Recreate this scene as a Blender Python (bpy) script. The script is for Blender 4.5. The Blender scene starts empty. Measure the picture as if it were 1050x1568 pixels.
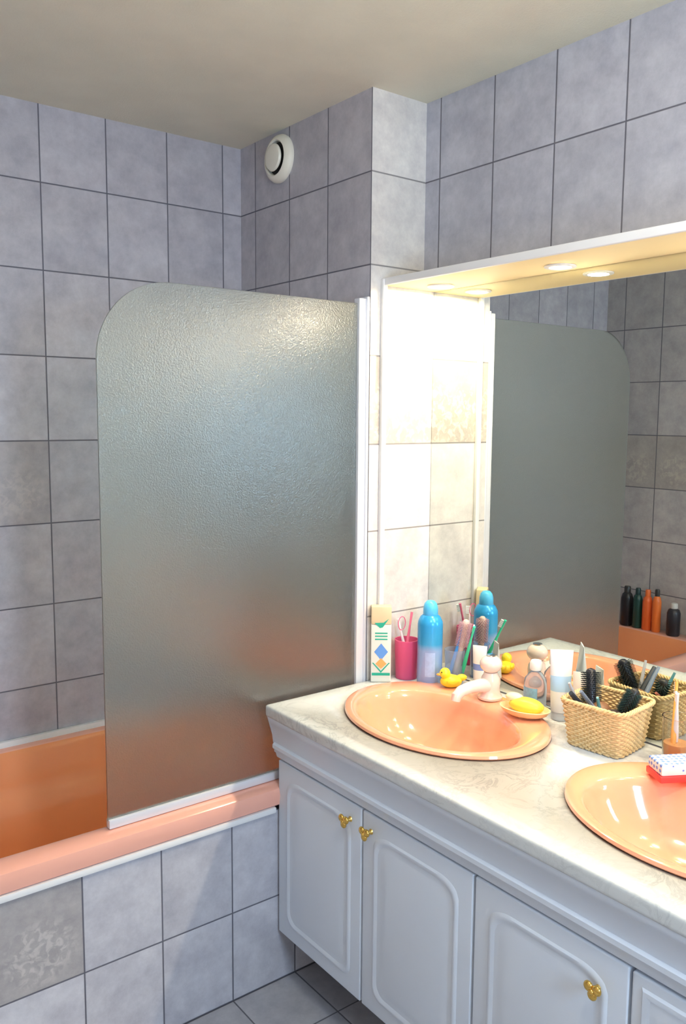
import bpy, bmesh, math, random
from mathutils import Vector, Matrix
random.seed(4)
sc=bpy.context.scene
COL=sc.collection
# ------------------------------------------------------------------ constants (metres)
D=0.694; W1=0.199; MX=0.241; Z0=2.2266; TH=0.2485; TW=0.2; ZC=2.444
CT=0.7957; CF=-0.350; LEFT=-1.58; REAR=-3.3; ZB=Z0-TH   # ZB bulkhead bottom
# ------------------------------------------------------------------ material helpers
def newmat(name):
    m=bpy.data.materials.new(name); m.use_nodes=True
    nt=m.node_tree; b=nt.nodes['Principled BSDF']
    return m,nt,b
def N(nt,t,**kw):
    n=nt.nodes.new(t)
    for k,v in kw.items(): setattr(n,k,v)
    return n
def L(nt,a,b): nt.links.new(a,b)
def simple(name,col,rough=.4,metal=0,trans=0,spec=.5,noise=0,nscale=20,bump=0,bscale=80,coat=0,emis=None,estr=0,ior=1.45,sss=0):
    m,nt,b=newmat(name)
    b.inputs['Base Color'].default_value=(*col,1)
    b.inputs['Roughness'].default_value=rough
    b.inputs['Metallic'].default_value=metal
    b.inputs['Transmission Weight'].default_value=trans
    b.inputs['Specular IOR Level'].default_value=spec
    b.inputs['Coat Weight'].default_value=coat
    b.inputs['IOR'].default_value=ior
    if emis: b.inputs['Emission Color'].default_value=(*emis,1); b.inputs['Emission Strength'].default_value=estr
    tc=N(nt,'ShaderNodeTexCoord')
    if noise:
        no=N(nt,'ShaderNodeTexNoise'); no.inputs['Scale'].default_value=nscale; no.inputs['Detail'].default_value=4
        L(nt,tc.outputs['Object'],no.inputs['Vector'])
        mx=N(nt,'ShaderNodeMixRGB'); mx.inputs[1].default_value=(*[c*(1-noise) for c in col],1); mx.inputs[2].default_value=(*[min(1,c*(1+noise)) for c in col],1)
        L(nt,no.outputs['Fac'],mx.inputs[0]); L(nt,mx.outputs[0],b.inputs['Base Color'])
    if bump:
        n2=N(nt,'ShaderNodeTexNoise'); n2.inputs['Scale'].default_value=bscale
        L(nt,tc.outputs['Object'],n2.inputs['Vector'])
        bp=N(nt,'ShaderNodeBump'); bp.inputs['Strength'].default_value=bump; bp.inputs['Distance'].default_value=.002
        L(nt,n2.outputs['Fac'],bp.inputs['Height']); L(nt,bp.outputs[0],b.inputs['Normal'])
    return m
def mth(nt,op,a,b=None,c=None):
    n=N(nt,'ShaderNodeMath',operation=op)
    for i,v in enumerate((a,b,c)):
        if v is None: continue
        if isinstance(v,(int,float)): n.inputs[i].default_value=v
        else: L(nt,v,n.inputs[i])
    return n.outputs[0]
def tilemat(name,ax,u0,av='Z',v0=Z0,tw=TW,th=TH,col=(.50,.50,.58),grout=(.13,.13,.165),decor=(),rough=.22,gw=.0022,dk=(.84,.80,.74),df=.55):
    m,nt,b=newmat(name)
    tc=N(nt,'ShaderNodeTexCoord'); sp=N(nt,'ShaderNodeSeparateXYZ'); L(nt,tc.outputs['Object'],sp.inputs[0])
    u=mth(nt,'DIVIDE',mth(nt,'SUBTRACT',sp.outputs[ax],u0),tw); v=mth(nt,'DIVIDE',mth(nt,'SUBTRACT',sp.outputs[av],v0),th)
    iu=mth(nt,'FLOOR',u); iv=mth(nt,'FLOOR',v)
    fu=mth(nt,'SUBTRACT',u,iu); fv=mth(nt,'SUBTRACT',v,iv)
    du=mth(nt,'MULTIPLY',mth(nt,'MINIMUM',fu,mth(nt,'SUBTRACT',1,fu)),tw)
    dv=mth(nt,'MULTIPLY',mth(nt,'MINIMUM',fv,mth(nt,'SUBTRACT',1,fv)),th)
    d=mth(nt,'MINIMUM',du,dv)
    mr=N(nt,'ShaderNodeMapRange'); mr.inputs[1].default_value=gw*.55; mr.inputs[2].default_value=gw*1.25
    L(nt,d,mr.inputs[0]); mask=mr.outputs[0]      # 0 grout, 1 tile
    cb=N(nt,'ShaderNodeCombineXYZ'); L(nt,iu,cb.inputs[0]); L(nt,iv,cb.inputs[1])
    wn=N(nt,'ShaderNodeTexWhiteNoise',noise_dimensions='3D'); L(nt,cb.outputs[0],wn.inputs['Vector'])
    off=N(nt,'ShaderNodeVectorMath',operation='MULTIPLY_ADD'); L(nt,wn.outputs['Color'],off.inputs[0]); off.inputs[1].default_value=(7,7,7); L(nt,tc.outputs['Object'],off.inputs[2])
    n1=N(nt,'ShaderNodeTexNoise'); n1.inputs['Scale'].default_value=13; n1.inputs['Detail'].default_value=8; n1.inputs['Roughness'].default_value=.72
    L(nt,off.outputs[0],n1.inputs['Vector'])
    cr=N(nt,'ShaderNodeValToRGB'); L(nt,n1.outputs['Fac'],cr.inputs[0])
    c=col
    cr.color_ramp.elements[0].position=.32; cr.color_ramp.elements[0].color=(c[0]*.79,c[1]*.78,c[2]*.80,1)
    cr.color_ramp.elements[1].position=.68; cr.color_ramp.elements[1].color=(c[0]*1.11,c[1]*1.10,c[2]*1.08,1)
    hv=N(nt,'ShaderNodeHueSaturation'); L(nt,cr.outputs[0],hv.inputs['Color'])
    L(nt,mth(nt,'MULTIPLY_ADD',wn.outputs['Value'],.14,.93),hv.inputs['Value'])
    colout=hv.outputs[0]
    if decor:
        tot=None
        for (a_,b_) in decor:
            s=mth(nt,'MULTIPLY',mth(nt,'COMPARE',iu,float(a_),.5) if a_ is not None else 1.0,mth(nt,'COMPARE',iv,float(b_),.5))
            tot=s if tot is None else mth(nt,'MAXIMUM',tot,s)
        vo=N(nt,'ShaderNodeTexNoise'); vo.inputs['Scale'].default_value=48; vo.inputs['Detail'].default_value=5; vo.inputs['Distortion'].default_value=.9; L(nt,tc.outputs['Object'],vo.inputs['Vector'])
        cu=mth(nt,'MULTIPLY',mth(nt,'SUBTRACT',fu,.5),tw/.2); cv=mth(nt,'SUBTRACT',fv,.36)
        r=mth(nt,'SQRT',mth(nt,'ADD',mth(nt,'MULTIPLY',cu,cu),mth(nt,'MULTIPLY',mth(nt,'MULTIPLY',cv,cv),1.9)))
        if tw>.5: r=mth(nt,'MULTIPLY',mth(nt,'ABSOLUTE',cv),1.2)
        rm=N(nt,'ShaderNodeMapRange'); rm.inputs[1].default_value=.50; rm.inputs[2].default_value=.30; L(nt,r,rm.inputs[0])
        th_=N(nt,'ShaderNodeMapRange'); th_.inputs[1].default_value=.47; th_.inputs[2].default_value=.60; L(nt,vo.outputs['Fac'],th_.inputs[0])
        f=mth(nt,'MULTIPLY',mth(nt,'MULTIPLY',rm.outputs[0],th_.outputs[0]),tot)
        warm=N(nt,'ShaderNodeMixRGB',blend_type='MULTIPLY'); L(nt,mth(nt,'MULTIPLY',tot,.9),warm.inputs[0]); L(nt,colout,warm.inputs[1]); warm.inputs[2].default_value=(*dk,1)
        mm=N(nt,'ShaderNodeMixRGB'); L(nt,mth(nt,'MULTIPLY',f,df),mm.inputs[0]); L(nt,warm.outputs[0],mm.inputs[1]); mm.inputs[2].default_value=(min(1,c[0]*1.18),min(1,c[1]*1.12),c[2]*.98,1)
        colout=mm.outputs[0]
    mx=N(nt,'ShaderNodeMixRGB'); L(nt,mask,mx.inputs[0]); mx.inputs[1].default_value=(*grout,1); L(nt,colout,mx.inputs[2])
    L(nt,mx.outputs[0],b.inputs['Base Color'])
    rr=N(nt,'ShaderNodeMapRange'); rr.inputs[3].default_value=.8; rr.inputs[4].default_value=rough; L(nt,mask,rr.inputs[0]); L(nt,rr.outputs[0],b.inputs['Roughness'])
    n3=N(nt,'ShaderNodeTexNoise'); n3.inputs['Scale'].default_value=30; L(nt,tc.outputs['Object'],n3.inputs['Vector'])
    hh=mth(nt,'MULTIPLY_ADD',n3.outputs['Fac'],.25,mask)
    bp=N(nt,'ShaderNodeBump'); bp.inputs['Strength'].default_value=.5; bp.inputs['Distance'].default_value=.0012
    L(nt,hh,bp.inputs['Height']); L(nt,bp.outputs[0],b.inputs['Normal'])
    return m
# ------------------------------------------------------------------ mesh helpers
def obj(name,bm,mats,smooth=True,parent=None,loc=None,rot=None):
    me=bpy.data.meshes.new(name); bmesh.ops.recalc_face_normals(bm,faces=bm.faces[:]); bm.to_mesh(me); bm.free()
    if not isinstance(mats,(list,tuple)): mats=[mats]
    for m in mats: me.materials.append(m)
    if smooth:
        for p in me.polygons: p.use_smooth=True
        me.set_sharp_from_angle(angle=math.radians(38))
    o=bpy.data.objects.new(name,me); COL.objects.link(o)
    if loc: o.location=loc
    if rot: o.rotation_euler=rot
    if parent: o.parent=parent
    return o
def empty(name,loc=(0,0,0),rot=(0,0,0)):
    e=bpy.data.objects.new(name,None); e.empty_display_size=.05; e.location=loc; e.rotation_euler=rot; COL.objects.link(e); return e
def addbox(bm,x0,x1,y0,y1,z0,z1,mi=0,bev=0,seg=2):
    r=bmesh.ops.create_cube(bm,size=1); vs=r['verts']
    for v in vs: v.co=Vector(((x0+x1)/2+v.co.x*(x1-x0),(y0+y1)/2+v.co.y*(y1-y0),(z0+z1)/2+v.co.z*(z1-z0)))
    fs=set(f for v in vs for f in v.link_faces)
    for f in fs: f.material_index=mi
    if bev:
        es=list(set(e for f in fs for e in f.edges))
        r2=bmesh.ops.bevel(bm,geom=es,offset=bev,segments=seg,affect='EDGES',profile=.6)
        for f in r2['faces']: f.material_index=mi
def box(name,x0,x1,y0,y1,z0,z1,mat,bev=0,parent=None,seg=2,**k):
    bm=bmesh.new(); addbox(bm,x0,x1,y0,y1,z0,z1,0,bev,seg); return obj(name,bm,mat,bool(bev),parent,**k)
def addlathe(bm,prof,seg=40,mi=0,M=Matrix(),sx=1,sy=1):
    rings=[]
    for r,z in prof:
        if r<1e-6: rings.append([bm.verts.new(M@Vector((0,0,z)))])
        else: rings.append([bm.verts.new(M@Vector((sx*r*math.cos(2*math.pi*i/seg),sy*r*math.sin(2*math.pi*i/seg),z))) for i in range(seg)])
    for a,b in zip(rings,rings[1:]):
        for i in range(seg):
            j=(i+1)%seg
            if len(a)==1 and len(b)==1: continue
            if len(a)==1: f=bm.faces.new((a[0],b[i],b[j]))
            elif len(b)==1: f=bm.faces.new((a[i],a[j],b[0]))
            else: f=bm.faces.new((a[i],a[j],b[j],b[i]))
            f.material_index=mi
def lathe(name,prof,mat,parent=None,seg=40,**k):
    bm=bmesh.new(); addlathe(bm,prof,seg); return obj(name,bm,mat,True,parent,**k)
def addtube(bm,pts,rad,seg=10,mi=0,closed=False,cap=True):
    pts=[Vector(p) for p in pts]; n=len(pts)
    if not isinstance(rad,(list,tuple)): rad=[rad]*n
    rings=[]; up=None
    for i,p in enumerate(pts):
        if closed: t=(pts[(i+1)%n]-pts[i-1]).normalized()
        else: t=(pts[min(i+1,n-1)]-pts[max(i-1,0)]).normalized()
        if up is None:
            up=t.orthogonal().normalized()
        up=(up-t*up.dot(t)).normalized(); s=t.cross(up)
        rings.append([bm.verts.new(p+(up*math.cos(2*math.pi*k/seg)+s*math.sin(2*math.pi*k/seg))*rad[i]) for k in range(seg)])
    m=n if closed else n-1
    for i in range(m):
        a=rings[i];b=rings[(i+1)%n]
        for k in range(seg):
            f=bm.faces.new((a[k],a[(k+1)%seg],b[(k+1)%seg],b[k])); f.material_index=mi
    if cap and not closed:
        for r in (rings[0],rings[-1]):
            f=bm.faces.new(r); f.material_index=mi
def tube(name,pts,rad,mat,parent=None,seg=10,closed=False):
    bm=bmesh.new(); addtube(bm,pts,rad,seg,0,closed); return obj(name,bm,mat,True,parent)
def sph(bm,c,r,mi=0,sc_=(1,1,1),rot=None,seg=20):
    M=Matrix.Translation(c)@(rot.to_4x4() if rot else Matrix())@Matrix.Diagonal((*[r*s for s in sc_],1))
    q=bmesh.ops.create_uvsphere(bm,u_segments=seg,v_segments=seg//2,radius=1,matrix=M)
    for v in q['verts']:
        for f in v.link_faces: f.material_index=mi
def prism(bm,outline,to3,mi=0):
    a=[bm.verts.new(to3(u,v,0)) for u,v in outline]; b=[bm.verts.new(to3(u,v,1)) for u,v in outline]
    n=len(outline)
    for i in range(n):
        f=bm.faces.new((a[i],a[(i+1)%n],b[(i+1)%n],b[i])); f.material_index=mi
    f=bm.faces.new(a); f.material_index=mi; f=bm.faces.new(b); f.material_index=mi
def rings_mesh(bm,rings,mi=0,capend=True,capstart=False):
    vr=[[bm.verts.new(p) for p in r] for r in rings]
    for a,b in zip(vr,vr[1:]):
        n=len(a)
        for i in range(n):
            f=bm.faces.new((a[i],a[(i+1)%n],b[(i+1)%n],b[i])); f.material_index=mi
    if capend: f=bm.faces.new(vr[-1]); f.material_index=mi
    if capstart: f=bm.faces.new(vr[0]); f.material_index=mi
def sell(cx,cy,hx,hy,n,z,seg=96):
    out=[]
    for i in range(seg):
        t=2*math.pi*i/seg; c,s=math.cos(t),math.sin(t)
        k=(abs(c)**n+abs(s)**n)**(-1/n)
        out.append(Vector((cx+hx*c*k,cy+hy*s*k,z)))
    return out
# ------------------------------------------------------------------ materials
TC=(.52,.52,.59)
tile_back=tilemat('tile_back','X',-.0696,decor=[(-4,-4),(-6,-4),(-8,-4)],col=TC,dk=(.93,.90,.86),df=.4)
tile_duct=tilemat('tile_duct_side','Y',-.0921,col=(.50,.50,.56))
tile_col=tilemat('tile_column_face','X',-.5,tw=.9,decor=[(0,-3)],col=(.79,.78,.77),grout=(.28,.27,.28),dk=(.74,.69,.62))
tile_right=tilemat('tile_right','Y',-D-.058,col=(.49,.51,.60))
tile_left=tilemat('tile_left','Y',-.1,col=(.52,.51,.53),decor=[(None,-4)],dk=(.90,.87,.82))
tile_apron=tilemat('tile_apron','X',-.4603,v0=.4989,decor=[(-3,-1),(-5,-1)],col=(.59,.60,.67),dk=(.74,.70,.64),df=.45)
tile_floor=tilemat('tile_floor','X',-.46,av='Y',v0=-.708,tw=.2,th=.2,col=(.46,.47,.51),grout=(.12,.12,.14),rough=.35)
m_ceil=simple('ceiling_paint',(.78,.75,.62),.8,noise=.09,nscale=7,bump=.6,bscale=220)
m_white=simple('white_lacquer',(.72,.78,.87),.32,noise=.03,nscale=6)
m_trim=simple('white_pvc',(.85,.86,.88),.3)
m_pelmet=simple('pelmet_warm_lit',(.93,.77,.44),.45)  # warm glow of the spots on the white board put into the colour
m_tub=simple('tub_salmon_acrylic',(.92,.34,.14),.16,coat=.5,noise=.03,nscale=4)
m_rim=simple('tub_rim_lit_pink',(.90,.46,.36),.18,coat=.5,noise=.03,nscale=4)  # same acrylic as the shell, lit look of the rim painted in
m_peach=simple('peach_ceramic',(.95,.43,.26),.12,coat=.7,noise=.02,nscale=4)
m_mirror=simple('mirror_silver',(.72,.75,.71),.0,metal=1)
m_brass=simple('brass',(.85,.55,.14),.22,metal=1)
m_chrome=simple('chrome',(.8,.8,.82),.12,metal=1)
m_alu=simple('white_aluminium',(.80,.83,.90),.28,metal=.2)
m_dark=simple('dark_void',(.02,.02,.02),.6)
m_marble,nt,b=newmat('marble_laminate')
tc=N(nt,'ShaderNodeTexCoord'); n1=N(nt,'ShaderNodeTexNoise'); n1.inputs['Scale'].default_value=11; n1.inputs['Detail'].default_value=9; n1.inputs['Roughness'].default_value=.70; n1.inputs['Distortion'].default_value=1.2
L(nt,tc.outputs['Object'],n1.inputs['Vector'])
v=mth(nt,'ABSOLUTE',mth(nt,'SUBTRACT',n1.outputs['Fac'],.5))
mr=N(nt,'ShaderNodeMapRange'); mr.inputs[1].default_value=0; mr.inputs[2].default_value=.040; L(nt,v,mr.inputs[0])
n2=N(nt,'ShaderNodeTexNoise'); n2.inputs['Scale'].default_value=6; L(nt,tc.outputs['Object'],n2.inputs['Vector'])
mq=N(nt,'ShaderNodeMapRange'); mq.inputs[1].default_value=.42; mq.inputs[2].default_value=.62; L(nt,n2.outputs['Fac'],mq.inputs[0])
fac=mth(nt,'MULTIPLY',mth(nt,'SUBTRACT',1,mr.outputs[0]),mth(nt,'MULTIPLY_ADD',mq.outputs[0],.5,.18))
mx=N(nt,'ShaderNodeMixRGB'); L(nt,fac,mx.inputs[0]); mx.inputs[1].default_value=(.68,.71,.71,1); mx.inputs[2].default_value=(.40,.43,.45,1)
L(nt,mx.outputs[0],b.inputs['Base Color']); b.inputs['Roughness'].default_value=.18; b.inputs['Coat Weight'].default_value=.3
# frosted glass: rough refraction + a little milky translucency + soft gloss
m_frost=bpy.data.materials.new('frosted_glass'); m_frost.use_nodes=True; nt=m_frost.node_tree; nt.nodes.remove(nt.nodes['Principled BSDF'])
out=nt.nodes['Material Output']; tc=N(nt,'ShaderNodeTexCoord')
no=N(nt,'ShaderNodeTexNoise'); no.inputs['Scale'].default_value=240; no.inputs['Detail'].default_value=2; L(nt,tc.outputs['Object'],no.inputs['Vector'])
bp=N(nt,'ShaderNodeBump'); bp.inputs['Strength'].default_value=.8; bp.inputs['Distance'].default_value=.0010; L(nt,no.outputs['Fac'],bp.inputs['Height'])
bp2=N(nt,'ShaderNodeBump'); bp2.inputs['Strength'].default_value=.9; bp2.inputs['Distance'].default_value=.0022; L(nt,no.outputs['Fac'],bp2.inputs['Height'])
rf=N(nt,'ShaderNodeBsdfRefraction'); rf.inputs['Color'].default_value=(.92,.95,.90,1); rf.inputs['Roughness'].default_value=.30; rf.inputs['IOR'].default_value=1.22; L(nt,bp2.outputs[0],rf.inputs['Normal'])
tr=N(nt,'ShaderNodeBsdfTranslucent'); tr.inputs['Color'].default_value=(.78,.80,.74,1)
df=N(nt,'ShaderNodeBsdfDiffuse'); df.inputs['Color'].default_value=(.40,.44,.42,1)
gl=N(nt,'ShaderNodeBsdfGlossy'); gl.inputs['Roughness'].default_value=.16; L(nt,bp.outputs[0],gl.inputs['Normal'])
a1=N(nt,'ShaderNodeMixShader'); a1.inputs[0].default_value=.5; L(nt,tr.outputs[0],a1.inputs[1]); L(nt,df.outputs[0],a1.inputs[2])
a2=N(nt,'ShaderNodeMixShader'); a2.inputs[0].default_value=.04; L(nt,rf.outputs[0],a2.inputs[1]); L(nt,a1.outputs[0],a2.inputs[2])
a3=N(nt,'ShaderNodeMixShader'); a3.inputs[0].default_value=.12; L(nt,a2.outputs[0],a3.inputs[1]); L(nt,gl.outputs[0],a3.inputs[2])
L(nt,a3.outputs[0],out.inputs[0])
# ------------------------------------------------------------------ room shell
bm=bmesh.new(); addbox(bm,LEFT-.1,0,0,.1,-.05,ZC+.05); obj('wall_back',bm,tile_back,False)
bm=bmesh.new(); addbox(bm,0,MX+.11,-D,.1,-.05,ZC+.05)
me=obj('wall_duct',bm,[tile_duct,tile_col],False)
for p in me.data.polygons: p.material_index=1 if p.normal.y<-.5 else 0
bm=bmesh.new()
prof=[(MX+.005,-.05),(MX+.005,ZB),(W1,ZB),(W1,ZC+.05),(MX+.11,ZC+.05),(MX+.11,-.05)]
prism(bm,prof,lambda u,v,t:Vector((u,-D if t==0 else REAR,v))); obj('wall_right',bm,tile_right,False)
box('wall_left',LEFT-.1,LEFT,REAR,0,-.05,ZC+.05,tile_left)
m_front=simple('painted_wall',(.60,.60,.60),.7,noise=.03)
WX0,WX1,WZ0,WZ1=-1.00,-.55,1.15,1.90
bm=bmesh.new()
addbox(bm,LEFT-.1,WX0,REAR-.1,REAR,-.05,ZC+.05); addbox(bm,WX1,MX+.11,REAR-.1,REAR,-.05,ZC+.05); addbox(bm,WX0,WX1,REAR-.1,REAR,WZ1,ZC+.05); addbox(bm,WX0,WX1,REAR-.1,REAR,-.05,WZ0)
obj('wall_front',bm,m_front,False)
wn_=empty('fill_window',((WX0+WX1)/2,REAR-.05,(WZ0+WZ1)/2)); hw,hh_=(WX1-WX0)/2-.001,(WZ1-WZ0)/2-.001  # unseen window and its lamp, added for cool fill and screen glare
bm=bmesh.new()
for a in ((-hw,-hw+.04,-hh_,hh_),(hw-.04,hw,-hh_,hh_),(-hw+.04,hw-.04,hh_-.04,hh_),(-hw+.04,hw-.04,-hh_,-hh_+.04),(-hw+.04,hw-.04,-.012,.012)): addbox(bm,a[0],a[1],-.03,.03,a[2],a[3],0,.004)
obj('frame',bm,m_trim,True,wn_)
ld=bpy.data.lights.new('window_fill','AREA'); ld.shape='RECTANGLE'; ld.size=.42; ld.size_y=.72; ld.energy=32; ld.color=(.50,.73,1)
lo=bpy.data.objects.new('window_fill',ld); lo.location=(0,-.04,0); lo.rotation_euler=(math.radians(90),0,0); lo.parent=wn_; COL.objects.link(lo)
box('floor',LEFT-.1,MX+.11,REAR-.1,.1,-.1,0,tile_floor)
box('ceiling',LEFT-.1,MX+.11,REAR-.1,.1,ZC,ZC+.1,m_ceil)
# ------------------------------------------------------------------ air vent (extraction valve)
v=empty('air_vent',(0,-.245,2.357),(0,-math.pi/2,0))
m_vent=simple('vent_plastic',(.88,.86,.76),.35)
lathe('ring',[(.0,.0),(.072,.0),(.073,.006),(.069,.016),(.060,.024),(.054,.026),(.050,.022),(.049,.008),(0,.008)],m_vent,v,56)
lathe('gap_throat',[(0,.009),(.049,.009),(.049,.011),(0,.011)],m_dark,v,40)
lathe('disc',[(0,.011),(.012,.011),(.012,.024),(.038,.024),(.041,.028),(.038,.034),(.030,.036),(0,.037)],m_vent,v,48)
# ------------------------------------------------------------------ bathtub
tub=empty('bathtub')
def R(y0,y1,x0,x1,n,z): return sell((x0+x1)/2,(y0+y1)/2,(x1-x0)/2,(y1-y0)/2,n,z,128)
xl,xr=LEFT+.002,-.002
rings=[R(-.712,-.002,xl,xr,60,.512),R(-.720,-.002,xl,xr,60,.518),R(-.724,-.002,xl,xr,60,.545),R(-.720,-.002,xl,xr,60,.562),R(-.708,-.006,xl+.01,xr-.01,50,.570),
 R(-.664,-.040,xl+.09,xr-.055,12,.571),R(-.655,-.047,xl+.10,xr-.064,11,.567),R(-.648,-.054,xl+.11,xr-.072,10,.550),R(-.632,-.070,xl+.135,xr-.085,7,.47),
 R(-.622,-.084,xl+.16,xr-.10,6,.435),R(-.590,-.118,xl+.20,xr-.12,5,.385),R(-.570,-.136,xl+.24,xr-.14,5,.24),R(-.53,-.17,xl+.29,xr-.19,4,.185),R(-.46,-.24,xl+.40,xr-.28,3,.17)]
bm=bmesh.new(); rings_mesh(bm,rings)
bm.faces.ensure_lookup_table()
for i,f in enumerate(bm.faces):
    if i<128*6: f.material_index=1
obj('shell',bm,[m_tub,m_rim],True,tub)
box('wall_flange',xl,xr,-.018,-.001,.565,.588,m_trim,.005,tub)
box('apron_trim',xl,CF+.02,-.722,-.700,.497,.513,m_trim,.004,tub)
bm=bmesh.new(); addbox(bm,xl,-.001,-.708,-.68,0.001,.499); obj('tiled_apron',bm,tile_apron,False,tub)
tf=empty('bath_tap',(-1.545,-.60,.571))
lathe('base',[(0,0),(.026,0),(.026,.01),(.018,.02),(.018,.06),(.022,.065),(.022,.10),(.012,.108),(0,.11)],m_chrome,tf)
tube('spout',[(0,0,.075),(.06,0,.085),(.10,0,.07),(.105,0,.05)],[.012,.012,.011,.010],m_chrome,tf,14)
# ------------------------------------------------------------------ shower screen
scn=empty('shower_screen',(0,-.676,0))
bm=bmesh.new(); zb,zt,x0,x1,r=.590,1.871,-.782,-.022,.185
ol=[(x0,zb),(x1,zb),(x1,zt)]
for i in range(17):
    a=math.pi/2+i/16*math.pi/2; ol.append((x0+r+r*math.cos(a),zt-r+r*math.sin(a)))
prism(bm,ol,lambda u,v,t:Vector((u,-.003+.006*t,v))); obj('frosted_pane',bm,m_frost,False,scn)
bm=bmesh.new()
addbox(bm,x0,-.003,-.010,.010,.572,.594,0,.003); obj('bottom_rail',bm,m_alu,True,scn)
bm=bmesh.new(); addbox(bm,-.034,-.006,-.012,.012,.572,1.885,0,.003); addbox(bm,-.010,-.001,-.017,.017,.572,1.890,0,.002); obj('wall_post',bm,m_alu,True,scn)
# ------------------------------------------------------------------ mirror, pelmet, trim, spots
PZ=1.924
box('wall_mirror',MX-.001,MX+.004,-2.52,-D-.002,CT+.001,1.950,m_mirror)
pel=empty('light_pelmet')
box('board',.048,MX-.002,-2.52,-D-.001,PZ,PZ+.018,m_pelmet,.002,pel,2)
box('filler',W1,MX-.002,-2.52,-D-.001,PZ+.018,ZB-.001,m_pelmet,0,pel,2)
box('edge_moulding',.040,.050,-2.52,-D-.001,PZ,PZ+.020,m_trim,.003,pel,3)
tm=box('trim_1',.036,.053,-D-.012,-D+.0,CT+.001,PZ+.018,m_trim,.003)
m_glow=simple('spot_lens',(1,.9,.7),.3,emis=(1,.86,.6),estr=14)
spy=[-.80,-1.21,-1.62,-2.03,-2.40]
for i,y in enumerate(spy):
    s=empty('recessed_spotlight' if i==0 else 'recessed_spotlight.%03d'%i,(.165,y,PZ-.0008))
    lathe('bezel',[(.026,0),(.038,0),(.038,-.003),(.033,-.005),(.027,-.004),(.026,0)],m_trim,s)
    lathe('lens',[(0,-.002),(.026,-.002),(.026,-.001),(0,-.001)],m_glow,s)
    ld=bpy.data.lights.new('spot_bulb','AREA'); ld.shape='DISK'; ld.size=.050; ld.energy=4.8; ld.color=(1,.83,.58)
    lo=bpy.data.objects.new('spot_bulb',ld); lo.location=(0,0,-.0045); lo.parent=s; COL.objects.link(lo)
# ------------------------------------------------------------------ vanity
van=empty('bathroom_vanity')
YE=-2.5
bm=bmesh.new(); addbox(bm,-.300,MX,YE,-.712,.148,.70); addbox(bm,-.25,MX,YE,-.712,.001,.148); obj('carcass',bm,m_white,False,van)
bm=bmesh.new()
prof=[(-.30,.764),(-.346,.764),(-.346,.752),(-.340,.744),(-.333,.722),(-.328,.700),(-.327,.690),(-.334,.686),(-.334,.676),(-.326,.668),(-.322,.655),(-.320,.648),(-.30,.645)]
prism(bm,prof,lambda u,v,t:Vector((u,-.708 if t==0 else YE,v))); obj('cornice',bm,m_white,True,van)
bm=bmesh.new(); prism(bm,[(-.30,.764),(-.346,.764),(-.340,.744),(-.330,.71),(-.323,.66),(-.30,.645)],lambda u,v,t:Vector((u,-.700 if t==0 else -.7085,v))); obj('cornice_end',bm,m_white,True,van)
def door(name,ya,yb,z0,z1,arch=True):   # ya>yb
    bm=bmesh.new(); addbox(bm,-.320,-.300,yb,ya,z0,z1,0,.004,3)
    mg=.050
    if not arch: mg=.03
    a,bb,t,u=ya-mg,yb+mg,z1-mg,z0+mg
    if arch:
        def outl(off):
            A,B,T,U=a-off,bb+off,t-off,u+off; o=[]
            def topz(s):
                e=max(0,min(1,min(s,1-s)/.22)); return T-.034*(1-math.sqrt(max(0,1-(1-e)**2)))
            for i in range(41): s=i/40; o.append((A+(B-A)*s,topz(s)))
            for i in range(7):
                q=math.pi/2*i/6; o.append((B+.03*(1-math.cos(q)),U+.03*(1-math.sin(q))))
            for i in range(7):
                q=math.pi/2*(1-i/6); o.append((A-.03*(1-math.cos(q)),U+.03*(1-math.sin(q))))
            return o
    else:
        def outl(off):
            A,B,T,U=a-off,bb+off,t-off,u+off; return [(A,T),(B,T),(B,U),(A,U)]
    R0=[Vector((-.3195,y,z)) for y,z in outl(-.012)]; R1=[Vector((-.3235,y,z)) for y,z in outl(-.007)]; R2=[Vector((-.3235,y,z)) for y,z in outl(-.001)]
    R3=[Vector((-.3195,y,z)) for y,z in outl(.006)]; R4=[Vector((-.3195,y,z)) for y,z in outl(.014)]; R5=[Vector((-.3230,y,z)) for y,z in outl(.028)]
    rings_mesh(bm,[R0,R1,R2,R3,R4,R5]); return obj(name,bm,m_white,True,van)
door('door_1',-.716,-1.072,.152,.642); door('door_2',-1.078,-1.432,.152,.642); door('door_3',-1.438,-1.792,.152,.642)
for i in range(3): door('drawer_%d'%(i+1),-1.798,-2.144,.152+i*.164,.152+i*.164+.160,False)
door('door_4',-2.150,-2.496,.152,.642)
def knob(n,y,z):
    bm=bmesh.new()
    addlathe(bm,[(0,0),(.007,0),(.005,.004),(.005,.014),(.009,.018),(0,.019)],16,0,Matrix.Rotation(-math.pi/2,4,'Y'))
    for dy,dz in ((.0085,.006),(-.0085,.006),(0,-.007)): sph(bm,Vector((-.021,dy,dz)),.0095,0,(.6,1,1),seg=14)
    sph(bm,Vector((-.023,0,0)),.006,0,seg=12)
    obj('knob_%d'%n,bm,m_brass,True,van,loc=(-.320,y,z))
for i,(y,z) in enumerate([(-1.030,.600),(-1.108,.600),(-1.736,.575),(-1.971,.56),(-1.971,.40),(-1.971,.23),(-2.19,.60)]): knob(i+1,y,z)
bm=bmesh.new(); addbox(bm,CF,MX-.002,YE,-D-.001,.763,CT,0,.009,4)
ctop=obj('countertop',bm,m_marble,True,van)
BAS=[(-.04,-1.055),(-.03,-1.765)]
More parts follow.
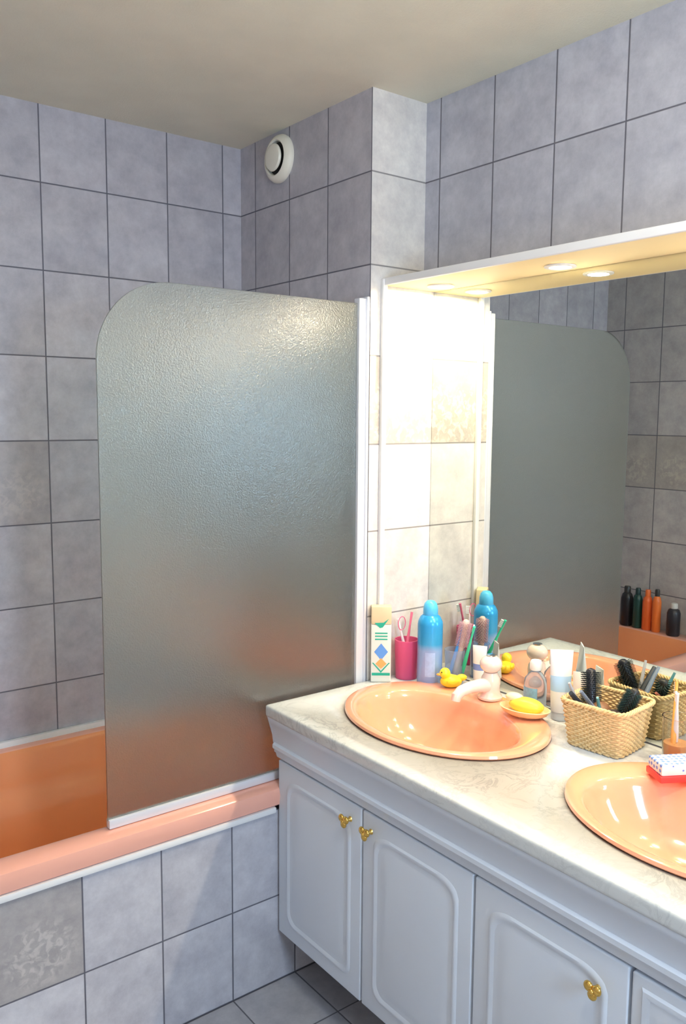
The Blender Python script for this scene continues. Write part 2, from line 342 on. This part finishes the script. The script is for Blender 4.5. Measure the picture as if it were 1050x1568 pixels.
def apply_bool(o,cut):
    md=o.modifiers.new('b','BOOLEAN'); md.operation='DIFFERENCE'; md.object=cut; md.solver='EXACT'
    bpy.context.view_layer.update()
    dg=bpy.context.evaluated_depsgraph_get(); me=bpy.data.meshes.new_from_object(o.evaluated_get(dg)); o.modifiers.clear(); o.data=me
    bpy.data.objects.remove(cut)
for bx,by in BAS:
    for o in (ctop,bpy.data.objects['carcass']):
        bm=bmesh.new(); addlathe(bm,[(0,.60 if o is not ctop else .7),(1,.60 if o is not ctop else .7),(1,.9),(0,.9)],64,0,Matrix.Translation((bx-.01,by,0)),.205,.265)
        c=obj('cut',bm,m_marble,False); apply_bool(o,c)
# ------------------------------------------------------------------ sinks + faucets
def ell(cx,cy,ax,ay,z,k=0,seg=96):
    return [Vector((cx+ax*math.cos(2*math.pi*i/seg),cy+ay*math.sin(2*math.pi*i/seg)*(1+k*math.cos(2*math.pi*i/seg)),z)) for i in range(seg)]
for i,(bx,by) in enumerate(BAS):
    s=empty('sink' if i==0 else 'sink.001',(bx,by,CT))
    bm=bmesh.new(); k=.0; q=.968
    rg=[ell(0,0,.222,.297*q,.001,k),ell(0,0,.226,.301*q,.005,k),ell(0,0,.224,.299*q,.011,k),ell(0,0,.217,.291*q,.014,k),ell(-.012,0,.196,.268*q,.0125,k),ell(-.028,0,.172,.250*q,.009,k),
        ell(-.03,0,.166,.243*q,.002,k),ell(-.03,0,.160,.235*q,-.012,k),ell(-.028,0,.150,.218*q,-.045,k),ell(-.022,0,.132,.190,-.085,k),ell(-.015,0,.10,.145,-.118,k),ell(-.01,0,.055,.08,-.136,k),ell(-.01,0,.022,.022,-.142,0)]
    rings_mesh(bm,rg); obj('bowl',bm,m_peach,True,s)
    lathe('drain',[(0,-.139),(.02,-.139),(.024,-.1395),(.026,-.142),(0,-.142)],m_chrome,s,loc=(-.01,0,0))
m_fau=simple('faucet_blush',(.92,.76,.68),.18,coat=.5)
for i,(bx,by) in enumerate(BAS):
    f=empty('faucet' if i==0 else 'faucet.001',(bx+.185,by+.012,CT+.0140))
    lathe('body',[(0,0),(.032,0),(.033,.006),(.027,.014),(.025,.03),(.026,.045),(.024,.058),(.019,.066),(.018,.072),(0,.073)],m_fau,f)
    tube('spout',[(0,0,.035),(-.04,0,.042),(-.08,0,.044),(-.112,0,.040),(-.128,0,.030),(-.131,0,.018)],[.020,.018,.016,.015,.014,.012],m_fau,f,18)
    bm=bmesh.new(); sph(bm,Vector((0,0,.094)),.030,0,(1,1,.82),seg=28); obj('knob',bm,m_fau,True,f)
    lathe('cap',[(0,.1175),(.013,.1172),(.013,.1195),(0,.121)],m_chrome,f)
# ------------------------------------------------------------------ toiletries
Zc=CT
def aerosol(name,loc,h=.245,r=.036):
    e=empty(name,loc)
    m,nt,b=newmat('aerosol_print'); tc=N(nt,'ShaderNodeTexCoord'); sp=N(nt,'ShaderNodeSeparateXYZ'); L(nt,tc.outputs['Object'],sp.inputs[0])
    cr=N(nt,'ShaderNodeValToRGB'); L(nt,mth(nt,'DIVIDE',sp.outputs['Z'],h),cr.inputs[0]); el=cr.color_ramp.elements
    el[0].position=.0; el[0].color=(.28,.45,.88,1); el[1].position=.9; el[1].color=(.03,.38,.85,1)
    q=el.new(.42); q.color=(.30,.50,.88,1); q=el.new(.5); q.color=(.05,.42,.82,1)
    L(nt,cr.outputs[0],b.inputs['Base Color']); b.inputs['Roughness'].default_value=.25; b.inputs['Metallic'].default_value=.2
    k=h/.245
    lathe('can',[(0,0),(r*.95,0),(r,.004),(r,.176*k),(r*.97,.184*k),(r*.80,.197*k),(r*.62,.203*k),(0,.204*k)],m,e,44)
    lathe('cap',[(r*.55,.200*k),(r*.60,.203*k),(r*.58,.224*k),(r*.48,.236*k),(r*.30,.243*k),(0,.245*k)],simple('cap_cyan',(.10,.55,.95),.3),e,36)
    bm=bmesh.new()
    for a0,a1,z0,z1,mi in ((-2.7,-1.9,.03,.10,0),):
        n=12; va=[bm.verts.new(((r+.0006)*math.cos(a0+(a1-a0)*i/n),(r+.0006)*math.sin(a0+(a1-a0)*i/n),z)) for z in (z0,z1) for i in range(n+1)]
        for i in range(n): bm.faces.new((va[i],va[i+1],va[n+2+i],va[n+1+i]))
    obj('label',bm,simple('label_lilac',(.38,.55,.92),.4,noise=.2,nscale=90),True,e)
    return e
aerosol('deodorant_can',(.125,-.827,Zc+.001))
e=empty('toothpaste_carton',(.030,-.722,Zc+.001),(0,0,math.radians(-38)))
m_cart=simple('carton_white',(.80,.84,.78),.45); m_cream=simple('carton_cream',(.78,.66,.42),.45); m_teal=simple('print_teal',(.02,.45,.32),.45); m_blu=simple('print_blue',(.12,.35,.85),.45); m_or=simple('print_orange',(.95,.45,.15),.45)
bm=bmesh.new(); addbox(bm,-.029,.029,-.017,.017,0,.170,0,.003); addbox(bm,-.029,.029,-.017,.017,.1705,.222,1,.003)
def poly(bm,pts,mi,y=-.0176): f=bm.faces.new([bm.verts.new((x,y,z)) for x,z in pts]); f.material_index=mi
poly(bm,[(-.02,.175),(-.004,.16),(.004,.162),(.022,.188),(.006,.176)],2); poly(bm,[(0,.115),(.020,.09),(0,.065),(-.020,.09)],3); poly(bm,[(0,.072),(.016,.055),(0,.04),(-.016,.055)],4,-.0180)
poly(bm,[(-.026,.02),(.026,.02),(.026,.028),(-.026,.028)],2); poly(bm,[(-.026,.058),(-.022,.058),(0,.034),(.022,.058),(.026,.058),(0,.028)],2,-.0178)
for z in (.125,.134,.143): poly(bm,[(-.018,z),(.018,z),(.018,z+.004),(-.018,z+.004)],2)
obj('box',bm,[m_cart,m_cream,m_teal,m_blu,m_or],True,e)
def tumbler(name,loc,r,h,mat,th=.002):
    e=empty(name,loc)
    lathe('cup',[(0,0),(r*.86,0),(r*.88,.003),(r,h),(r-th,h),(r*.88-th,.006),(0,.006)],mat,e,40); return e
def brush_tb(name,parent,base,tip,col):
    m=simple(name+'_col',col,.3); bm=bmesh.new(); b0,t0=Vector(base),Vector(tip); d=(t0-b0)
    addtube(bm,[b0,b0+d*.3,b0+d*.6,b0+d*.8,t0],[.0045,.006,.0045,.003,.004],10,0)
    n=d.normalized(); s=n.orthogonal().normalized()
    for k in range(5): c=t0-n*(.004+.005*k); addtube(bm,[c,c+s*.012],.0028,6,1)
    return obj(name,bm,[m,simple('bristle_white',(.85,.88,.9),.6)],True,parent)
m_pink=simple('pink_plastic',(.97,.20,.42),.2,trans=.45,ior=1.2)
c=tumbler('pink_tumbler',(.112,-.742,Zc+.001),.036,.115,m_pink,.003)
brush_tb('toothbrush_1',c,(-.015,0,.008),(.028,.01,.19),(.9,.2,.35)); brush_tb('toothbrush_2',c,(.01,-.01,.008),(-.022,.015,.175),(.95,.9,.9))
tube('wire_loop',[( -.02+.014*math.cos(t*.4),.0,.165+.02*math.sin(t*.4)) for t in range(-3,13)],.0013,m_pink,c,6)
m_glass=simple('clear_glass',(.95,.97,1),.03,trans=1,ior=1.3)
m_bpl=simple('bluish_clear_plastic',(.75,.85,1),.08,trans=.85,ior=1.2)
c=tumbler('toothbrush_glass',(.188,-.865,Zc+.001),.030,.10,m_bpl)
brush_tb('toothbrush_green',c,(.015,-.01,.01),(-.012,-.085,.185),(.05,.75,.45)) ; brush_tb('toothbrush_blue',c,(-.015,.01,.01),(.012,-.02,.17),(.1,.4,.9))
def tubepack(name,loc,h,w,rot=0,col=(.86,.88,.92),cap=(.9,.9,.92),tilt=(0,0),stripe=(.25,.55,.85)):
    e=empty(name,loc,(tilt[0],tilt[1],rot)); bm=bmesh.new(); rr=[]
    for i in range(13):
        s=i/12; z=.022+(h-.022)*s; a=w/2*(.82+.22*s); bb=w/2*.82*(1-s)**.8+.0015
        rr.append(ell(0,0,a,bb,z,0,32))
    rings_mesh(bm,rr,0,True,True)
    for f in bm.faces:
        zz=f.calc_center_median().z
        if h*.45<zz<h*.62 : f.material_index=1
    obj('body',bm,[simple(name+'_body',col,.35),simple(name+'_band',stripe,.35)],True,e)
    lathe('cap',[(0,0),(w*.36,0),(w*.38,.003),(w*.36,.022),(0,.022)],simple(name+'_cap',cap,.35),e,28); return e
tubepack('cream_tube',(.198,-1.232,Zc+.001),.180,.056,math.radians(-45),(.86,.90,.95),(.75,.85,.95),stripe=(.45,.68,.92))
tubepack('face_wash_tube',(.205,-1.292,Zc+.001),.135,.045,math.radians(-60),(.92,.90,.86),stripe=(.9,.5,.4))
tubepack('hand_cream_tube',(.206,-.945,Zc+.001),.125,.040,math.radians(-60),(.88,.88,.9),stripe=(.2,.3,.7))
def hairbrush(name,parent,loc,rot,r=.020,hl=.10,handle=.11,col=(.03,.03,.04),wood=(.30,.14,.07)):
    m1=simple(name+'_handle',wood,.35); m2=simple(name+'_bristle',col,.6); bm=bmesh.new()
    addlathe(bm,[(0,0),(.007,.002),(.010,.02),(.011,.05),(.008,handle*.85),(.009,handle),(r*.55,handle+.006),(r*.55,handle+hl-.004),(r*.4,handle+hl),(0,handle+hl+.003)],16)
    for i in range(15):
        z=handle+.009+(hl-.018)*i/14
        for k in range(14):
            a=2*math.pi*(k+.5*(i%2))/14; c,s=math.cos(a),math.sin(a)
            addtube(bm,[(r*.5*c,r*.5*s,z),(r*1.15*c,r*1.15*s,z)],[.0011,.0008],4,1)
    return obj(name,bm,[m1,m2],True,parent,loc,rot)
hairbrush('round_brush',c,(0,0,.01),(math.radians(8),math.radians(6),0),.017,.085,.095,(.55,.35,.40),(.75,.55,.50))
m_yel=simple('yellow_rubber',(.98,.80,.05),.3); 
e=empty('rubber_duck',(.128,-.912,Zc+.013),(0,0,math.radians(150)))
bm=bmesh.new(); sph(bm,Vector((0,0,.017)),.030,0,(1.05,.78,.6)); sph(bm,Vector((.018,0,.040)),.0155,0); sph(bm,Vector((-.030,0,.026)),.012,0,(1.3,.8,.8)); sph(bm,Vector((0,.021,.021)),.014,0,(1.3,.45,.7)); sph(bm,Vector((0,-.021,.021)),.014,0,(1.3,.45,.7))
sph(bm,Vector((.034,0,.037)),.007,1,(1.2,1,.45)); sph(bm,Vector((.029,.008,.045)),.0022,2,seg=8); sph(bm,Vector((.029,-.008,.045)),.0022,2,seg=8)
obj('body',bm,[m_yel,simple('beak_orange',(.95,.35,.05),.35),m_dark],True,e)
e=empty('soap_dish',(.115,-1.188,Zc+.015),(0,0,math.radians(-72)))
bm=bmesh.new(); rings_mesh(bm,[ell(0,0,.040,.026,.0),ell(0,0,.058,.038,.008),ell(0,0,.066,.044,.020),ell(0,0,.063,.041,.021),ell(0,0,.054,.034,.011),ell(0,0,.03,.02,.008)],0,True,True)
obj('dish',bm,simple('dish_cream',(.93,.66,.35),.3),True,e)
bm=bmesh.new(); sph(bm,Vector((.004,0,.026)),.044,0,(1.05,.62,.46)); sph(bm,Vector((-.030,.004,.040)),.02,1,(1.2,.8,.6)); obj('soap',bm,[simple('soap_yellow',(.98,.78,.08),.35,noise=.1,nscale=40),simple('soap_pale',(.95,.88,.55),.4)],True,e)
e=empty('lotion_bottle',(.200,-1.150,Zc+.001))
lathe('bottle',[(0,0),(.026,0),(.029,.004),(.030,.06),(.028,.085),(.018,.098),(.012,.103),(.012,.108),(0,.108)],m_bpl,e,36)
lathe('cap',[(0,.108),(.015,.108),(.016,.112),(.016,.128),(.013,.133),(0,.134)],simple('cap_white',(.9,.9,.88),.3),e,30)
bm=bmesh.new(); n=12; va=[bm.verts.new((.0305*math.cos(2.4+1.6*i/n),.0305*math.sin(2.4+1.6*i/n),z)) for z in (.02,.065) for i in range(n+1)]
for i in range(n): bm.faces.new((va[i],va[i+1],va[n+2+i],va[n+1+i]))
obj('label',bm,simple('label_blue',(.25,.5,.85),.4,noise=.4,nscale=120),True,e)
# ------------------------------------------------------------------ wicker basket
bk=empty('wicker_basket',(.146,-1.408,Zc+.001),(0,0,math.radians(6)))
m_wick=simple('wicker',(.78,.58,.30),.6,noise=.3,nscale=60,bump=.5,bscale=200)
bm=bmesh.new(); hx0,hy0,Hb=.063,.066,.108
def bpath(z,n=112,phase=0,amp=.0022,n_w=28,ex=0):
    s=z/Hb; hx=hx0+.013*s+ex; hy=hy0+.014*s+ex; o=[]
    for p in sell(0,0,hx,hy,9,z,n): o.append(p)
    q=[]
    for i,p in enumerate(o):
        d=Vector((p.x,p.y,0)).normalized(); q.append(p+d*amp*math.sin(2*math.pi*n_w*i/n+phase))
    return q
nr=19
for i in range(nr): addtube(bm,bpath(.004+(Hb-.012)*i/(nr-1),phase=math.pi*(i%2)),.0030,6,0,True)
for k in range(28):
    i=int((k+.5)*112/28+.0)%112
    addtube(bm,[bpath(z,amp=0)[i] for z in (.0,.03,.06,.104)],.0022,6,0)
for ph in (0,2.1,4.2):
    P=bpath(Hb,160,0,0,1,.001); o=[]
    for i,p in enumerate(P):
        d=Vector((p.x,p.y,0)).normalized(); a=2*math.pi*20*i/160+ph; o.append(p+d*.0035*math.cos(a)+Vector((0,0,.0035*math.sin(a))))
    addtube(bm,o,.0030,6,0,True)
rings_mesh(bm,[sell(0,0,hx0-.002,hy0-.002,9,.001,48),sell(0,0,hx0-.002,hy0-.002,9,.006,48)],0,True,True)
obj('woven_body',bm,m_wick,True,bk)
hairbrush('black_hairbrush',bk,(-.010,.030,.012),(math.radians(-14),math.radians(18),0),.021,.085,.075,(.02,.03,.03),(.02,.02,.03))
hairbrush('vent_brush',bk,(.0,-.005,.012),(math.radians(20),math.radians(14),0),.018,.07,.07,(.02,.05,.05),(.03,.03,.03))
def stick(n,a,b_,r,col): tube(n,[a,((Vector(a)+Vector(b_))/2)+Vector((0,0,.004)),b_],[r,r*1.3,r*.8],simple(n+'_m',col,.35),bk,8)
stick('mascara',(.03,.04,.02),(-.072,.055,.128),.007,(.03,.04,.06)); stick('eyeliner',(.04,.02,.02),(-.062,.035,.135),.005,(.2,.25,.35)); stick('comb_handle',(.0,.05,.02),(-.055,.07,.145),.004,(.5,.5,.55)); stick('lip_pencil',(-.03,-.04,.04),(.055,-.05,.112),.004,(.55,.2,.15)); stick('tweezers',(-.02,.0,.04),(-.066,-.01,.132),.004,(.1,.3,.35))
bm=bmesh.new(); sph(bm,Vector((.0,-.02,.07)),.03,0,(1.2,1.1,.6)); sph(bm,Vector((.02,.03,.065)),.028,1); obj('hair_clips',bm,[simple('clip_dark',(.05,.04,.04),.4,noise=.5),simple('clip_brown',(.25,.12,.06),.4)],True,bk)
# ------------------------------------------------------------------ tumbler + sponge box by second sink
c=tumbler('drinking_glass',(.178,-1.568,Zc+.015),.034,.095,m_glass)
brush_tb('toothbrush_orange',c,(-.015,0,.008),(.02,.02,.165),(.98,.45,.1)); brush_tb('toothbrush_white',c,(.012,.01,.008),(-.026,-.01,.155),(.9,.85,.85))
bm=bmesh.new(); addlathe(bm,[(0,.007),(.027,.007),(.028,.035),(0,.035)],30); obj('mouthwash',bm,simple('orange_liquid',(.98,.5,.2),.1,trans=.4),True,c)
m_dots,nt,b=newmat('dotted_card'); tc=N(nt,'ShaderNodeTexCoord'); vo=N(nt,'ShaderNodeTexVoronoi'); vo.inputs['Scale'].default_value=85; vo.inputs['Randomness'].default_value=.3; L(nt,tc.outputs['Object'],vo.inputs['Vector'])
cr=N(nt,'ShaderNodeValToRGB'); cr.color_ramp.interpolation='CONSTANT'; L(nt,vo.outputs['Distance'],cr.inputs[0]); cr.color_ramp.elements[0].color=(.15,.3,.8,1); cr.color_ramp.elements[1].position=.33; cr.color_ramp.elements[1].color=(.9,.86,.86,1)
L(nt,cr.outputs[0],b.inputs['Base Color'])
e=empty('soap_box',(.085,-1.622,Zc+.015),(0,0,math.radians(-30)))
bm=bmesh.new(); addbox(bm,-.050,.050,-.032,.032,0,.014,0,.003); addbox(bm,-.047,.047,-.029,.029,.0142,.038,1,.004); obj('box',bm,[simple('red_plastic',(.9,.06,.06),.3),m_dots],True,e)
# ------------------------------------------------------------------ bottles on the end ledge of the tub (seen in mirror)
def shbottle(name,loc,r,h,col,capc,flip=False):
    e=empty(name,loc)
    lathe('bottle',[(0,0),(r*.9,0),(r,.005),(r,h*.70),(r*.8,h*.80),(r*.42,h*.85),(0,h*.85)],simple(name+'_m',col,.3),e,28)
    lathe('cap',[(0,h*.84),(r*.55,h*.84),(r*.55,h*.97),(r*.45,h),(0,h)],simple(name+'_c',capc,.3),e,24)
shbottle('shampoo_bottle',(-1.515,-.225,.572),.028,.19,(.02,.02,.025),(.05,.05,.05))
shbottle('conditioner_bottle',(-1.512,-.285,.572),.022,.19,(.02,.07,.06),(.02,.05,.05))
shbottle('shower_gel_bottle',(-1.515,-.335,.572),.023,.19,(.85,.16,.04),(.9,.2,.05))
shbottle('shower_gel_bottle.001',(-1.512,-.385,.572),.020,.20,(.9,.22,.05),(.05,.05,.05))
shbottle('shaving_gel_bottle',(-1.515,-.47,.572),.030,.15,(.03,.03,.04),(.6,.6,.6))
# ------------------------------------------------------------------ made-up pendant globe, out of view, added to fill room and ceiling
cl=empty('fill_pendant',(-.75,-2.05,ZC))
lathe('canopy',[(0,0),(.05,0),(.05,-.015),(.02,-.03),(0,-.03)],m_trim,cl,32)
tube('rod',[(0,0,-.025),(0,0,-.16)],.006,m_chrome,cl)
bm=bmesh.new(); sph(bm,Vector((0,0,-.26)),.105,seg=36); obj('fill_globe',bm,simple('fill_globe_glow',(.9,.92,.95),.3,emis=(1,.95,.86),estr=48),True,cl)
# world
w=bpy.data.worlds.new('w'); sc.world=w; w.use_nodes=True; w.node_tree.nodes['Background'].inputs[0].default_value=(.6,.7,.9,1); w.node_tree.nodes['Background'].inputs[1].default_value=.5
# ------------------------------------------------------------------ camera
y,p,r=.6560,-.1137,.0076
F=Vector((math.sin(y)*math.cos(p),math.cos(y)*math.cos(p),math.sin(p))); Rr=Vector((math.cos(y),-math.sin(y),0)); U=Rr.cross(F)
R2=Rr*math.cos(r)+U*math.sin(r); U2=-Rr*math.sin(r)+U*math.cos(r)
M=Matrix((R2,U2,-F)).transposed().to_4x4(); M.translation=Vector((-1.5155,-2.5449,1.5621))
cd=bpy.data.cameras.new('camera'); cam=bpy.data.objects.new('camera',cd); COL.objects.link(cam); cam.matrix_world=M
cd.sensor_fit='VERTICAL'; cd.sensor_height=36; cd.lens=1292.5/1568.35*36; cd.clip_start=.01
sc.camera=cam
sc.view_settings.view_transform='Standard'; sc.view_settings.look='None'; sc.view_settings.exposure=0
